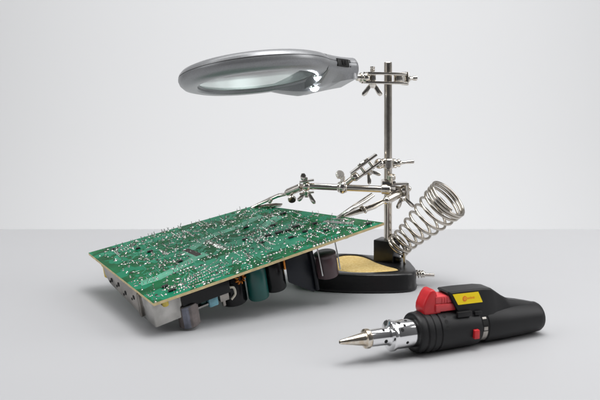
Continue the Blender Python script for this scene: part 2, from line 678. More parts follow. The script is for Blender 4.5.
# sliding collar with thumb screw
cc = at(342.5, 187.2, 64.65)
b = MB()
b.ball(cc, .58, 24, .8, xd)
b.cyl(cc - xd * .42, cc + xd * .42, .46, 24, .08)
b.cyl(cc, cc + V((.02, -.1, .95)), .2, 14)
col = b.build("collar", M['nickel'], xbar)
thumb_screw(at(340, 174.5, 64.6), (.25, -.75, .55), .38, .3, .55, xbar)
# tube end collar at the post
b = MB()
pc = at(391, 183.5, 64.2)
b.cyl(XB - xd * .55, XB + xd * .25, .43, 24, .06)
b.cyl((px0, py0, pc.z - .75), (px0, py0, pc.z + .25), .60, 28, .07)
b.box((px0 - .05, py0 - .7, pc.z - .25), (.6, 0, 0), (0, .5, 0), (0, 0, .5), .1)
b.build("post_collar", M['nickel'], stand)
thumb_screw(at(391, 177, 63.8), (0, -.2, 1), .40, .42, .5, stand)

# upper swivel: sleeve round the post, strap plates down to the bar collar
uc = at(388, 163.2, 65)
b = MB()
b.cyl((px0, py0, uc.z - .42), (px0, py0, uc.z + .42), .58, 28, .08)
b.ball((px0 - .8, py0 - .35, uc.z), .46, 20)
b.cyl((px0 - .8, py0 - .35, uc.z), (px0, py0 - .1, uc.z), .25, 16)
sl = b.build("post_sleeve", M['nickel'], stand)
b = MB()
b.lathe((px0 + .45, py0 - .1, uc.z - .02), (1, -.05, .1), [(.38, 0), (.42, .1), (.42, .22), (.3, .3), (.36, .42), (.36, .55), (.24, .62), (.15, .75), (.12, 1.1), (.15, 1.25), (.16, 1.75), (.09, 1.8)], 18)
b.build("screw", M['nickel'], sl)
b = MB()
P0, P1 = at(380, 159, 64.4), at(354, 178.5, 64.3)
pd = (P1 - P0).normalized()
pu = V((-pd.z, 0, pd.x))
pu = pu if pu.z > 0 else -pu
side = pd.cross(pu)
for off in (.42, -.25):
    q = pu * off
    pts = [P0 + q - side * .5, P0 + q + side * .5, P1 + q + side * .5, P1 + q - side * .5]
    b.prism(pts, pu * .2, .05)
b.ball(P1 + pu * .1 - pd * .15, .4, 18)
b.cyl(P1 + pu * .1, cc + V((.15, 0, .2)), .24, 14)
for s_ in (.32, .62):
    b.cyl(P0.lerp(P1, s_) - pu * .35, P0.lerp(P1, s_) + pu * .75, .16, 12)
st = b.build("strap_clamp", M['nickel'], stand)
mid = P0.lerp(P1, .5)
wing_nut(mid - pu * .3, -pu, V((pd.x, -.4, pd.z)), .85, st)
b = MB()
b.lathe(mid + pu * .55, pu, [(.3, 0), (.34, .06), (.34, .16), (.28, .22)], 6)
b.build("bolt_head", M['nickel'], st)


# alligator clips ----------------------------------------------------
def channel(mb, pts, widths, t, up):
    """sheet-metal channel lofted along pts: a flat web with two turned-down flanges"""
    up = V(up)
    R = []
    for i, p in enumerate(pts):
        d = (V(pts[min(i + 1, len(pts) - 1)]) - V(pts[max(i - 1, 0)])).normalized()
        u = (up - d * d.dot(up)).normalized()
        s = d.cross(u)
        w_, fl = widths[i]
        c = V(p)
        prof_ = [(-w_, -fl), (-w_, 0), (-w_ * .7, t * .8), (w_ * .7, t * .8), (w_, 0), (w_, -fl), (w_ - t, -fl), (w_ - t, -t * .3), (-w_ + t, -t * .3), (-w_ + t, -fl)]
        R.append([c + s * a + u * b_ for a, b_ in prof_])
    mb.rings(R)


def clip(tip, rear, free, barrel0, barrel1, up, name_label):
    """tip: jaw tip; rear: end of the fixed jaw; free: end of the pressing lever"""
    tip, rear, free = V(tip), V(rear), V(free)
    up = V(up).normalized()
    if (free - rear).dot(up) < 0:
        up = -up
    root = MB()
    m1 = tip.lerp(rear, .5) - up * .2
    channel(root, [tip - up * .02, tip.lerp(rear, .12) - up * .08, m1, tip.lerp(rear, .75) - up * .22, rear], [(.14, .06), (.17, .1), (.26, .17), (.27, .16), (.2, .1)], .07, -up)
    root.cyl(barrel0, barrel1, .36, 22, .06)
    root.ball(V(barrel0), .33, 16)
    oo = root.build("alligator_clip", M['nickel'], stand)
    if name_label:
        oo['label'] = name_label
    mb = MB()
    m2 = tip.lerp(free, .5) + up * .12
    channel(mb, [tip + up * .04, tip.lerp(free, .12) + up * .08, m2, tip.lerp(free, .8) + up * .12, free + up * .16], [(.14, .06), (.17, .09), (.26, .16), (.28, .12), (.27, .04)], .07, up)
    # teeth along the jaw
    dd = (free - tip).normalized()
    ss = dd.cross(up).normalized()
    for k in range(7):
        q = tip + dd * (.12 + .16 * k) + up * .0
        for sg in (-1, 1):
            mb.prism([q + ss * sg * .15 - dd * .06 + up * .06, q + ss * sg * .15 + dd * .06 + up * .06, q + ss * sg * .15 - up * .05], ss * sg * .04)
    mb.build("jaw", M['nickel'], oo)
    pv = tip.lerp(rear, .55)
    mb = MB()
    sd = (rear - tip).cross(up).normalized()
    mb.cyl(pv - sd * .46, pv + sd * .46, .11, 14, .03)
    mb.ball(pv - sd * .44, .16, 12, .5, sd)
    mb.ball(pv + sd * .44, .16, 12, .5, sd)
    mb.build("rivet", M['nickel'], oo)
    # spring coil round the pivot
    mb = MB()
    pts = []
    for k in range(0, 61):
        a = 2 * math.pi * 5 * k / 60
        pts.append(pv + sd * (-.24 + .48 * k / 60) + (up * math.cos(a) + (rear - tip).normalized() * math.sin(a)) * .19)
    mb.tube(pts, .035, 6)
    mb.build("spring", M['spring'], oo)
    return oo


PVR = at(384, 201.5, 62.6)
clipR = clip(at(337, 218.4, 61.1), PVR, at(373.5, 195.6, 62.2), at(386.5, 200.5, 62.7), at(401, 192.5, 64.2), (-.35, -.55, .9), "clip gripping the right edge of the board")
b = MB()
jc = at(404, 190, 64.2)
b.ball(jc, .45, 20)
b.cyl(jc, (px0, py0 - .4, jc.z + .2), .26, 16)
bar(b, at(391, 184, 63.9), at(408, 183.4, 64.0), .8, .16, (0, 0, 1))
bar(b, at(398, 196, 63.9), at(408.5, 194.5, 64.0), .7, .16, (.2, 0, 1))
b.cyl(jc + V((.2, -.5, .5)), jc + V((.25, -.5, -.9)), .17, 12)
b.ball(jc + V((.35, -.3, .15)), .25, 14)
jj = b.build("swivel_joint", M['nickel'], stand)
wing_nut(jc + V((-.15, -.45, -.55)), (.25, -.1, -1), (.9, -.35, .15), .9, jj)

clipL = clip(at(251.5, 207.6, 67.3), at(287, 193.5, 66.3), at(281.5, 203.5, 66.2), at(288, 192.6, 66.2), at(301.5, 186.8, 65.4), (0, -.3, 1), "clip gripping the back corner of the board")
thumb_screw(at(292, 199.3, 65.6), (.1, -.8, -.5), .37, .28, .6, clipL)
b = MB()
jl = at(306.5, 186.2, 65.2)
b.ball(jl, .42, 18)
b.cyl(jl, XA + xd * .3, .24, 14)
for dz in (.5, -.55):
    bar(b, at(299.5, 187.5, 65.2) + V((0, 0, dz)), at(314, 185.5, 65.2) + V((0, 0, dz)), .75, .13, (0, 0, 1))
jL = b.build("swivel_joint", M['nickel'], stand)
bolt(jl + V((-.05, -.1, .8)), jl - V((0, .1, .95)), .17, jL)
wing_nut(jl + V((0, -.1, -.42)), (.0, -.1, -1), (1, -.3, -.12), .95, jL)
b = MB()
hx = at(303.3, 177.5, 65.1)
b.prism([hx + V((-.2, -.09, -.2)), hx + V((.2, -.09, -.35)), hx + V((.24, -.09, .2)), hx + V((.1, -.09, .38)), hx + V((-.16, -.09, .36)), hx + V((-.26, -.09, .1))], (0, .2, 0), .05)
b.cyl(hx - V((-.05, 0, .15)), jl + V((-.1, -.1, .3)), .15, 12)
b.build("wing_bolt", M['nickel'], jL)

# soldering iron spring holder ----------------------------------------
S0 = at(400.5, 243.5, 64.3)
S1 = at(449.5, 197.5, 61.9)
ax = (S1 - S0)
LEN = ax.length
sxv, syv, szv = frame(ax, (0, 0, 1))
pts = []
# (turn, position along the axis, radius)
keys = [(0, -.5, .98), (1, -.24, .98), (2, .1, .97), (3, .72, 1.02), (4, 1.4, 1.12), (5, 2.12, 1.24), (6, 2.88, 1.37), (7, 3.64, 1.49), (8, 4.38, 1.6), (9, 4.98, 1.67), (10, 5.3, 1.70), (11, 5.56, 1.72), (11.9, 5.8, 1.73)]
N = 28


def kv(t, j):
    for a, c in zip(keys[:-1], keys[1:]):
        if a[0] <= t <= c[0]:
            f = (t - a[0]) / (c[0] - a[0])
            return a[j] + (c[j] - a[j]) * f
    return keys[-1][j]


tt = 0
while tt <= 11.9:
    h, r = kv(tt, 1) / 5.8 * LEN, kv(tt, 2)
    a = 2 * math.pi * tt + 2.9
    pts.append(S0 + szv * h + (sxv * math.cos(a) + syv * math.sin(a)) * r)
    tt += 1 / N
sp = MB()
sp.tube(pts, .122, 10)
spr = sp.build("iron_holder_spring", M['spring'], stand, smooth=60)
rod_top = at(404.5, 251, 63.6)
rod_bot = at(404.5, 268, 63.6)
b = MB()
b.tube(spline([pts[0], pts[0].lerp(rod_top, .5) + V((.0, -.1, .15)), rod_top, V((rod_top.x, rod_top.y, rod_top.z - .5)), V((rod_top.x, rod_top.y, 1.2))], 6, False), .11, 12)
b.build("holder_rod", M['spring'], spr)
# tension screw on the right end of the base
bs = MB()
q0 = at(413, 269.5, 62.6)
q0.z = .95
hp = []
for k in range(0, 81):
    a = 2 * math.pi * 4 * k / 80
    hp.append(q0 + V((.05 + .95 * k / 80, math.cos(a) * (.34 - .1 * k / 80), math.sin(a) * (.34 - .1 * k / 80))))
bs.tube(hp, .055, 8)
bs.cyl(q0 + V((-.3, 0, 0)), q0 + V((.9, 0, 0)), .17, 14)
bs.cyl(q0 + V((.75, -.12, -.02)), q0 + V((1.75, -.3, -.02)), .14, 14, .05)
bs.ball(q0 + V((.8, 0, 0)), .27, 14)
bs.build("tension_screw", M['nickel'], base_o)

# sponge -----------------------------------------------------------------
s_in = [p + (sc_ - p).normalized() * .1 for p in resample(sponge_out, 90, sponge_out[0])]
b = MB()
r1, r2, r3 = [], [], []
for p in s_in:
    j = rnd.uniform(-.03, .03)
    r1.append(V((p.x, p.y, .62)))
    r2.append(V((p.x + j, p.y + j, 1.34)))
    r3.append(V((p.x, p.y, 1.42)) + (sc_ - p).normalized() * .12)
R = [r1, r2, r3]
for f in (.75, .5, .25, .06):
    R.append([V((sc_.x + (p.x - sc_.x) * f, sc_.y + (p.y - sc_.y) * f, 1.44 + rnd.uniform(-.02, .02))) for p in s_in])
b.rings(R)
sp_o = b.build("cleaning_sponge", M['sponge'], base=(sc_.x, sc_.y, .6), smooth=80)
sp_o['label'] = "tan cleaning sponge lying in the tray of the black base"
sp_o['category'] = "sponge"

# ================================================================== circuit board
F, Lc, Rc = at(153.5, 303.5, 49.6), at(88.4, 252.8, 61.5), at(384, 222.6, 58.5)
nb = (Rc - F).cross(Lc - F).normalized()
Bc0 = at(258, 204.6, 1.0)
cam0 = V((0, 0, EYE_H))


def on_board(px, py, lift_=0):
    d = at(px, py, 1.0) - cam0
    t = (F + nb * lift_ - cam0).dot(nb) / d.dot(nb)
    return cam0 + d * t


Bc = on_board(258, 204.6)
U = (Rc - F).normalized()
W = nb.cross(U).normalized()


def uv(p):
    q = p - F
    return q.dot(U), q.dot(W)


def bp(u, v, h=0):
    return F + U * u + W * v + nb * h


board = thing("circuit_board", "populated green circuit board lying solder side up in the clips", "circuit board", (F.x, F.y, 0))
TH = .2
corner = [uv(F), uv(Rc), uv(Bc), uv(Lc)]
b = MB()
poly = [bp(*c, 0) for c in corner]
b.prism([p - nb * TH for p in poly], nb * TH, 0)
for f in b.bm.faces:
    f.normal_update()
    f.material_index = 0 if abs(f.normal.dot(nb)) > .9 else 1


def inside(u, v, m=.0):
    for i in range(4):
        a, c = corner[i], corner[(i + 1) % 4]
        ex, ey = c[0] - a[0], c[1] - a[1]
        l_ = math.hypot(ex, ey)
        if (ex * (v - a[1]) - ey * (u - a[0])) / l_ < m:
            return False
    return True


def strip(pts2, width, h=.012, mi=2):
    """copper strip following a polyline of (u, v) points, with real thickness"""
    b.mi = mi
    L_, R_ = [], []
    n = len(pts2)
    for i in range(n):
        a, c = V((*pts2[max(i - 1, 0)], 0)), V((*pts2[min(i + 1, n - 1)], 0))
        t = (c - a).normalized()
        nn = V((-t.y, t.x, 0)) * width / 2
        p = V((*pts2[i], 0))
        L_.append(p + nn)
        R_.append(p - nn)
    rings_ = [[bp(l.x, l.y, .001), bp(l.x, l.y, h), bp(r.x, r.y, h), bp(r.x, r.y, .001)] for l, r in zip(L_, R_)]
    b.rings(rings_)


def pxl(*pp):
    return [uv(on_board(x, y)) for x, y in pp]


# broad copper pours seen on the board
strip(pxl((196, 270), (240, 256), (300, 236)), 2.3, .003)
strip(pxl((225, 247), (262, 236), (300, 222)), 1.5, .0036)
strip(pxl((110, 252), (150, 241), (190, 230)), .7, .0042)
strip(pxl((140, 284), (158, 278), (176, 269), (192, 260), (199, 256.5), (206, 253.5)), .95, .011, 6)
strip(pxl((190, 250), (197, 245), (206, 238.5), (218, 233.5), (232, 229), (246, 223), (262, 216)), .8, .013, 6)
strip(pxl((182, 252), (200, 258)), .45, .017, 6)
strip(pxl((150, 262), (166, 257), (180, 253)), .5, .015)
strip(pxl((258, 229), (268, 224), (280, 216)), 1.0, .015, 6)
strip(pxl((262, 252), (285, 247), (305, 240)), .55, .015)
strip(pxl((185.5, 249.5), (199.5, 255.5)), .5, .022, 4)
strip(pxl((324, 221.6), (352, 223.6)), .42, .03, 5)
strip(pxl((331, 218.6), (348, 219.8)), .2, .026, 5)
# dark flux stains, component shadows painted as strips, and small bare pads among the joints
for k in range(130):
    u, v = rnd.uniform(.3, 18.5), rnd.uniform(.3, 14)
    a = rnd.uniform(0, 3.1)
    ln = rnd.uniform(.08, .3)
    q = (u + math.cos(a) * ln, v + math.sin(a) * ln)
    if inside(u, v, .3) and inside(*q, .3):
        strip([(u, v), q], rnd.uniform(.08, .2), .019, 4 if k % 3 else 5)
# fine routed traces
for k in range(170):
    u, v = rnd.uniform(.3, 19), rnd.uniform(.3, 14)
    path = [(u, v)]
    ang = rnd.choice([0, 90, 45, 135])
    for s in range(rnd.randint(1, 4)):
        ln = rnd.uniform(.5, 2.2)
        a = math.radians(ang)
        u, v = u + math.cos(a) * ln, v + math.sin(a) * ln
        path.append((u, v))
        ang += rnd.choice([-45, 45, 90, -90])
    if all(inside(*p, .25) for p in path):
        strip(path, rnd.choice([.07, .1, .14, .2, .34]), .004 + .0022 * (k % 3), 2)
# silkscreen dashes
for k in range(70):
    u, v = rnd.uniform(.3, 19), rnd.uniform(.3, 14)
    a = rnd.choice([0, math.pi / 2])
    q = (u + math.cos(a) * .4, v + math.sin(a) * .4)
    if inside(u, v, .3) and inside(*q, .3):
        strip([(u, v), q], .05, .015, 3)
lam = b.build("board", [M['mask'], M['laminate_edge'], M['copper_trace'], M['silk'], M['slot'], M['tin'], M['pour']], board, smooth=20)

# solder joints ----------------------------------------------------------
joints = []     # u, v, radius, pin height, stretch, angle


def add_j(u, v, r=None, pin=None, st=1, a=0):
    if not inside(u, v, .12):
        return
    if pin is None:
        pin = rnd.uniform(.12, .32) if rnd.random() < .45 else 0
    joints.append((u, v, (r or rnd.choice([rnd.uniform(.035, .065), rnd.uniform(.05, .095)])) * 1.08, pin, st, a))


def near_px(px, py, spread_u, spread_v, n, **k):
    u0, v0 = uv(on_board(px, py))
    for _ in range(n):
        add_j(u0 + rnd.gauss(0, spread_u), v0 + rnd.gauss(0, spread_v), **k)


# dense pin rows near the front edge
for row in range(5):
    a_, c_2 = uv(on_board(174 + row * 3.6, 293 - row * 3.7)), uv(on_board(232 - row * 3.5, 272 - row * 3.0))
    n_ = 19
    for k in range(n_):
        t = (k + .5 * (row % 2)) / n_
        add_j(a_[0] + (c_2[0] - a_[0]) * t + rnd.uniform(-.03, .03), a_[1] + (c_2[1] - a_[1]) * t + rnd.uniform(-.03, .03), rnd.uniform(.05, .07), .0, 1.5, 1.1)
# double pin row near the right part of the front edge
for row in range(2):
    a_, c_2 = uv(on_board(311 + row * 3, 248.5 - row * 2.6)), uv(on_board(342 + row * 2, 238 - row * 2.2))
    for k in range(11):
        t = k / 10
        add_j(a_[0] + (c_2[0] - a_[0]) * t, a_[1] + (c_2[1] - a_[1]) * t, .095, .12)
# comb of elongated pads
a_, c_2 = uv(on_board(207, 241)), uv(on_board(225, 249))
for k in range(10):
    t = k / 9
    add_j(a_[0] + (c_2[0] - a_[0]) * t, a_[1] + (c_2[1] - a_[1]) * t, .085, 0, 3.0, .35)
# clusters read off the board
for px_, py_, su, sv, n_ in ((127, 247, .6, .5, 16), (150, 240, .9, .6, 20), (138, 262, .8, .6, 22), (120, 255, .7, .5, 14), (160, 266, .8, .5, 18), (150, 277, .9, .5, 18),
                             (161, 291, .5, .4, 12), (175, 282, .6, .4, 12), (170, 252, .8, .5, 22), (185, 245, .8, .5, 22), (205, 229, 1.0, .5, 18), (222, 224, 1.0, .5, 18),
                             (240, 217, 1.0, .5, 20), (255, 232, .9, .5, 26), (270, 235, .9, .6, 34), (285, 230, .9, .6, 34), (300, 225, .9, .6, 28), (318, 230, .8, .5, 26),
                             (330, 225, .7, .5, 18), (278, 243, .7, .5, 16), (296, 246, .6, .4, 14), (250, 255, .7, .5, 18), (265, 262, .6, .4, 14), (240, 262, .7, .4, 16),
                             (230, 255, .8, .5, 12), (340, 229, .6, .4, 14), (352, 231, .6, .3, 10), (362, 226, .5, .3, 8), (270, 215, 1, .5, 18), (290, 214, .9, .4, 16),
                             (310, 216, .8, .4, 12), (225, 238, .8, .5, 12), (105, 252, .5, .4, 8), (190, 233, .8, .4, 16), (173, 236, .8, .4, 16), (255, 245, .9, .5, 16)):
    near_px(px_, py_, su, sv, n_)
# IC rows and loose joints
for k in range(85):
    u, v = rnd.uniform(.5, 18), rnd.uniform(.5, 13)
    a = rnd.choice([0, math.pi / 2])
    n_ = rnd.randint(3, 8)
    rr = rnd.uniform(.05, .085)
    for i in range(n_):
        add_j(u + math.cos(a) * i * .26, v + math.sin(a) * i * .26, rr, rnd.choice([0, .1, .15]))
for k in range(520):
    add_j(rnd.uniform(0, 19), rnd.uniform(0, 14.5))
# long clipped leads standing along the rear edge
for k in range(20):
    t = rnd.random()
    e0_, e1_ = V((*corner[3], 0)), V((*corner[2], 0))
    p = e0_.lerp(e1_, t)
    add_j(p.x + rnd.uniform(0, .3), p.y - rnd.uniform(.3, 1.3), rnd.uniform(.06, .1), rnd.uniform(.2, .4))
# irregular smears of solder
for k in range(45):
    add_j(rnd.uniform(0, 19), rnd.uniform(0, 14.5), rnd.uniform(.05, .085), 0, rnd.uniform(1.5, 2.6), rnd.uniform(0, 3.1))


def joint_shape(mb, c, r, pin, st, a, seg=8):
    du, dv = U * math.cos(a) + W * math.sin(a), -U * math.sin(a) + W * math.cos(a)
    R = []
    hh = rnd.uniform(.45, 1.0)
    if not pin and st == 1:
        st = rnd.choice([1, 1.3, 1.8])
        a = rnd.uniform(0, 3.1)
        du, dv = U * math.cos(a) + W * math.sin(a), -U * math.sin(a) + W * math.cos(a)
    prof_ = [(1.2, .0), (1.0, .12 * hh), (.7, .5 * hh), (.35, .85 * hh)]
    wob = [rnd.uniform(.78, 1.2) for _ in range(seg)]
    if pin:
        prof_ += [(.30, .95), (.28, .95 + pin / r)]
    tilt = (U * rnd.uniform(-.35, .35) + W * rnd.uniform(-.35, .35)) if pin else V((0, 0, 0))
    for q, h in prof_:
        cc_ = c + nb * (h * r) + tilt * max(0, h - .95) * r
        s2 = st if q > .3 or not pin else 1
        R.append([cc_ + (du * math.cos(2 * math.pi * k / seg) * s2 + dv * math.sin(2 * math.pi * k / seg)) * q * r * (wob[k] if q > .3 else 1) for k in range(seg)])
    mb.rings(R)


def shown(j):
    return (j[2] * j[2] * j[4] * 3 + j[2] * j[3]) / bp(j[0], j[1]).y ** 2


joints.sort(key=shown, reverse=True)
for j in joints[:100]:
    mb = MB()
    joint_shape(mb, bp(j[0], j[1], .001), *j[2:], seg=10)
    mb.build("solder_joint", M['solder'] if rnd.random() < .5 else M['dull_solder'], board, smooth=50)
mb = MB()
for j in joints[100:]:
    mb.mi = 0 if rnd.random() < .45 else 1
    joint_shape(mb, bp(j[0], j[1], .001), *j[2:])
so = mb.build("solder_joint", [M['solder'], M['dull_solder']], board, smooth=50)
so['kind'] = 'stuff'
# surface-mount chips
for px_, py_, su, sv in ((268, 236, .22, .16), (279, 233, .3, .18), (288, 231, .22, .14), (296, 227, .28, .16), (291, 238, .2, .12), (262, 243, .16, .1), (273, 226, .2, .12), (369, 224, .22, .14),
                         (150, 252, .2, .12), (138, 249, .16, .1), (172, 291, .25, .12), (165, 287, .2, .12), (113, 250, .15, .1), (305, 232, .2, .12), (315, 224, .2, .12), (326, 231, .18, .1), (245, 240, .2, .12),
                         (180, 262, .2, .12), (283, 214, .24, .14), (246, 228, .2, .1)):
    u, v = uv(on_board(px_, py_))
    if inside(u, v, .3):
        mb = MB()
        mb.box(bp(u, v, .07), U * su, W * sv, nb * .06, .015)
        for sg in (-1, 1):
            mb.mi = 1
            mb.box(bp(u + sg * su, v, .045), U * .05, W * sv * .7, nb * .035)
        mb.build("chip", [M['chip'], M['solder']], board)


# components hanging under the board -----------------------------------------
def edge_u(px):
    """u on the front edge whose projection has this pixel column"""
    lo, hi = 0., (Rc - F).length
    for _ in range(40):
        m_ = (lo + hi) / 2
        p = bp(m_, 0)
        if 300 + FPX * p.x / p.y < px:
            lo = m_
        else:
            hi = m_
    return lo


def hang_cyl(name, px, v, r, ln, m, gap=.0, label=None, top=None):
    u = edge_u(px)
    a = bp(u, v, -TH - .002 - gap)
    mb = MB()
    mb.lathe(a, -nb, [(r * .9, 0), (r, .06), (r, .16), (r * .955, .22), (r * .955, .28), (r, .34), (r, ln - .08), (r * .93, ln), (r * .8, ln + .0)], 40)
    ob = mb.build(name, m, board)
    if label:
        ob['label'] = label
    if top:
        t = MB()
        t.lathe(bp(u, v, -TH - gap - ln - .001), -nb, [(r * .78, 0), (r * .78, .02), (r * .7, .03)], 32)
        t.build("end_cap", M[top], ob)
    return ob


def hang_box(name, px0_, px1_, v0, v1, h0, h1, m, bev=.06, label=None, mats=None):
    u0, u1 = edge_u(px0_), edge_u(px1_)
    mb = MB()
    mb.box(bp((u0 + u1) / 2, (v0 + v1) / 2, -TH - (h0 + h1) / 2 - .003), U * (u1 - u0) / 2, W * (v1 - v0) / 2, nb * (h1 - h0) / 2, bev)
    ob = mb.build(name, m, board)
    if label:
        ob['label'] = label
    return ob


hang_box("inductor_bar", 183, 231, .5, 1.6, 0.02, 1.15, M['blacksleeve'], .08, "long black bar along the front edge")
# taped round choke standing below the bar
u_ = edge_u(189)
mb = MB()
seg = 28
R = []
for h, q in ((1.0, .92), (1.06, 1), (2.52, 1), (2.58, .9)):
    R.append([bp(u_ + math.cos(2 * math.pi * k / seg) * .74 * q * (1 if k % 4 else .96), 1.0 + math.sin(2 * math.pi * k / seg) * .74 * q * (1 if k % 4 else .96), -TH - h) for k in range(seg)])
mb.rings(R)
for f in mb.bm.faces:
    pass
ch = mb.build("choke", [M['tape2'], M['tape']], board, smooth=15)
for i, p in enumerate(ch.data.polygons):
    if (i // 3) % 3 == 0:
        p.material_index = 1
ch['label'] = "ridged blue grey choke reaching down to the table"
hang_box("film_capacitor", 209.5, 219, .75, 1.6, 1.05, 1.85, M['bluecap'], .1, "pale blue film capacitor")
hang_box("film_capacitor", 202.5, 209, 1.0, 2.0, 1.0, 1.8, M['darkgreen'], .1, "dark green film capacitor")
mtl = hang_box("metal_bracket", 221, 230, .8, 1.3, .95, 1.75, M['alu'], .04)
u_ = edge_u(225)
mb = MB()
mb.cyl(bp(u_, 1.0, -TH - 1.7), bp(u_, 1.0, -TH - 2.15), .14, 12, .03)
mb.build("lug", M['alu'], mtl)
mb = MB()
u_ = edge_u(231)
mb.tube(spline([bp(u_, .8, -TH - .9), bp(u_ + .35, .8, -TH - 1.0), bp(u_ + .4, .8, -TH - 1.5), bp(u_ + .05, .8, -TH - 1.8)], 6, False), .09, 8)
mb.build("wire", M['cream'], mtl)
hang_cyl("electrolytic_capacitor", 240, 1.9, .95, 2.55, M['blacksleeve'], label="short black capacitor with copper winding above it")
mb = MB()
u_ = edge_u(242.5)
for k in range(9):
    a = math.pi * 2 * k / 9
    cz = bp(u_, .62, -TH - .45)
    pts_ = []
    for q in range(13):
        t = 2 * math.pi * q / 12
        rr_ = .30 + .11 * math.cos(t)
        pts_.append(cz + (U * math.cos(a) + nb * math.sin(a)) * rr_ + W * .11 * math.sin(t))
    mb.tube(pts_, .045, 6)
mb.build("copper_coil", M['winding'], board)
hang_cyl("electrolytic_capacitor", 260.5, 1.15, .76, 2.55, M['teal'], label="teal green capacitor", top='fin')
hang_cyl("electrolytic_capacitor", 279, 1.35, .82, 2.45, M['blacksleeve'], label="black capacitor beside the black heatsink plate")
mb = MB()
u_ = edge_u(286)
mb.box(bp(u_, .5, -TH - .45), U * .06, W * .08, nb * .45, .02)
mb.build("metal_tab", M['winding'], board)
# black heatsink plate, seen obliquely
uA, uB = edge_u(288), edge_u(311)
mb = MB()
q = [bp(uA, .55, -TH - .003), bp(uB + .35, 1.3, -TH - .003), bp(uB + .5, 1.3, -TH - .25), bp(uB + .62, 1.3, -TH - 3.65), bp(uB + .35, 1.25, -TH - 3.8), bp(uA, .55, -TH - 2.0)]
mb.prism(q, W * .32 + U * .1, .05)
pl = mb.build("heatsink", M['fin'], board)
pl['label'] = "slanted black heatsink plate"
mb = MB()
mb.tube([bp(uB + .52, 1.22, -TH - .1), bp(uB + .62, 1.22, -TH - 1.4), bp(uB + .66, 1.22, -TH - 3.65)], .17, 12)
mb.build("heatsink_edge", M['fin'], pl)
mb = MB()
mb.box(bp((uA + uB) / 2 - .3, 1.3, -TH - .6), U * .5, W * .25, nb * .55, .05)
mb.build("transistor", M['chip'], pl)
hang_box("gap_filler_box", 207, 236, 2.6, 4.6, .02, 1.5, M['blacksleeve'], .1)  # dark boxes added behind the front row to fill the bright gaps
hang_box("gap_filler_box", 252, 292, 3.0, 5.2, .02, 1.6, M['chip'], .1)
hang_cyl("electrolytic_capacitor", 268.5, 2.6, .5, 1.6, M['fin'])
# nylon stand-off and the purple brown capacitor on its two long leads
hang_cyl("standoff", 316, 1.9, .24, .85, M['cream'])
uC = edge_u(329.5)
ob = hang_cyl("electrolytic_capacitor", 330, 1.1, .86, 1.85, M['purple'], gap=.95, label="brown purple capacitor on long bare leads")
for du in (-.80, .78):
    mb = MB()
    mb.tube([bp(uC + du, .62, -TH), bp(uC + du + .02, .5, -TH - 1.0), bp(uC + du + .06, .46, -TH - 2.4)], .055, 8)
    mb.build("lead", M['tin'], ob)
hang_box("small_capacitor", 349, 353, .7, 1.0, .02, .35, M['cream'], .05)

# left edge: aluminium heatsink, tin shield, yellow taped part ------------------
FL = (Lc - F)
fl_len = FL.length
fd = FL.normalized()
fin_in = nb.cross(fd).normalized()
if fin_in.dot(U) < 0:
    fin_in = -fin_in


def lp_(s, i, h):
    """point along the left edge: s from the front corner, i inwards, h below the board"""
    return F + fd * s + fin_in * i - nb * (TH + h)


mb = MB()
wall = [lp_(3.3, .1, .0), lp_(10.9, .1, .0), lp_(10.8, .1, .75), lp_(9.8, .1, 1.25), lp_(3.3, .1, 1.75)]
mb.prism(wall, fin_in * .22, .03)
hs = mb.build("heatsink", M['alu'], board)
hs['label'] = "silver aluminium heatsink along the left edge"
mb = MB()
for s_, h_ in ((4.4, .75), (6.2, .95), (7.6, .7), (9.2, .8)):
    p = lp_(s_, .07, h_)
    mb.cyl(p, p + fin_in * .12, .17, 14)
    mb.cyl(p + fd * .45 - nb * .25, p + fd * .45 - nb * .25 + fin_in * .12, .1, 10)
mb.build("screw_hole", M['hole'], hs)
# shield box at the front corner
mb = MB()
mb.box(lp_(1.8, 1.25, .86), fd * 1.3, fin_in * 1.22, nb * .86, .05)
sb = mb.build("metal_shield", M['shield'], board)
sb['label'] = "silver metal shield box at the front corner"
mb = MB()
for s_ in (3.35, 3.6):
    mb.box(lp_(s_ - .45, .02, .85), fd * .06, fin_in * .1, nb * .84, .02)
mb.build("shield_flange", M['alu'], sb)
mb = MB()
mb.prism([lp_(.6, 2.3, 1.5), lp_(.6, 4.6, 1.5), lp_(.6, 4.5, 1.66), lp_(.6, 2.3, 1.66)], fd * .6, .02)
mb.build("shield_lip", M['shield'], sb)
mb = MB()
u_ = edge_u(166)
mb.cyl(bp(u_, .35, -TH - .01), bp(u_, .35, -TH - .4), .22, 14, .04)
mb.build("yellow_inductor", M['yellowtape'], board)
mb = MB()
p = lp_(11.3, .75, .45)
mb.cyl(lp_(11.3, .6, .25), lp_(11.3, .6, 1.25), .42, 18, .08)
mb.cyl(lp_(11.3, .6, .05), lp_(11.3, .6, .3), .5, 18, .05)
yl = mb.build("yellow_inductor", M['yellowtape'], board)
mb = MB()
mb.box(lp_(12.35, .35, .08), fd * .8, fin_in * .2, nb * .07, .03)
mb.build("connector", M['chip'], board)

# ================================================================== gas soldering iron
TIP = V((2.38, 45.15, 1.43))
TAIL = V((2.38 + 15.8 * math.cos(math.radians(24.3)), 45.15 + 15.8 * math.sin(math.radians(24.3)), 1.02))
td = (TAIL - TIP).normalized()
tlat = V((td.y, -td.x, 0)).normalized()      # towards the camera side
tup = tlat.cross(td)
if tup.z < 0:
    tup = -tup


def T(s, lat=0, up=0):
    return TIP + td * s + tlat * lat + tup * up


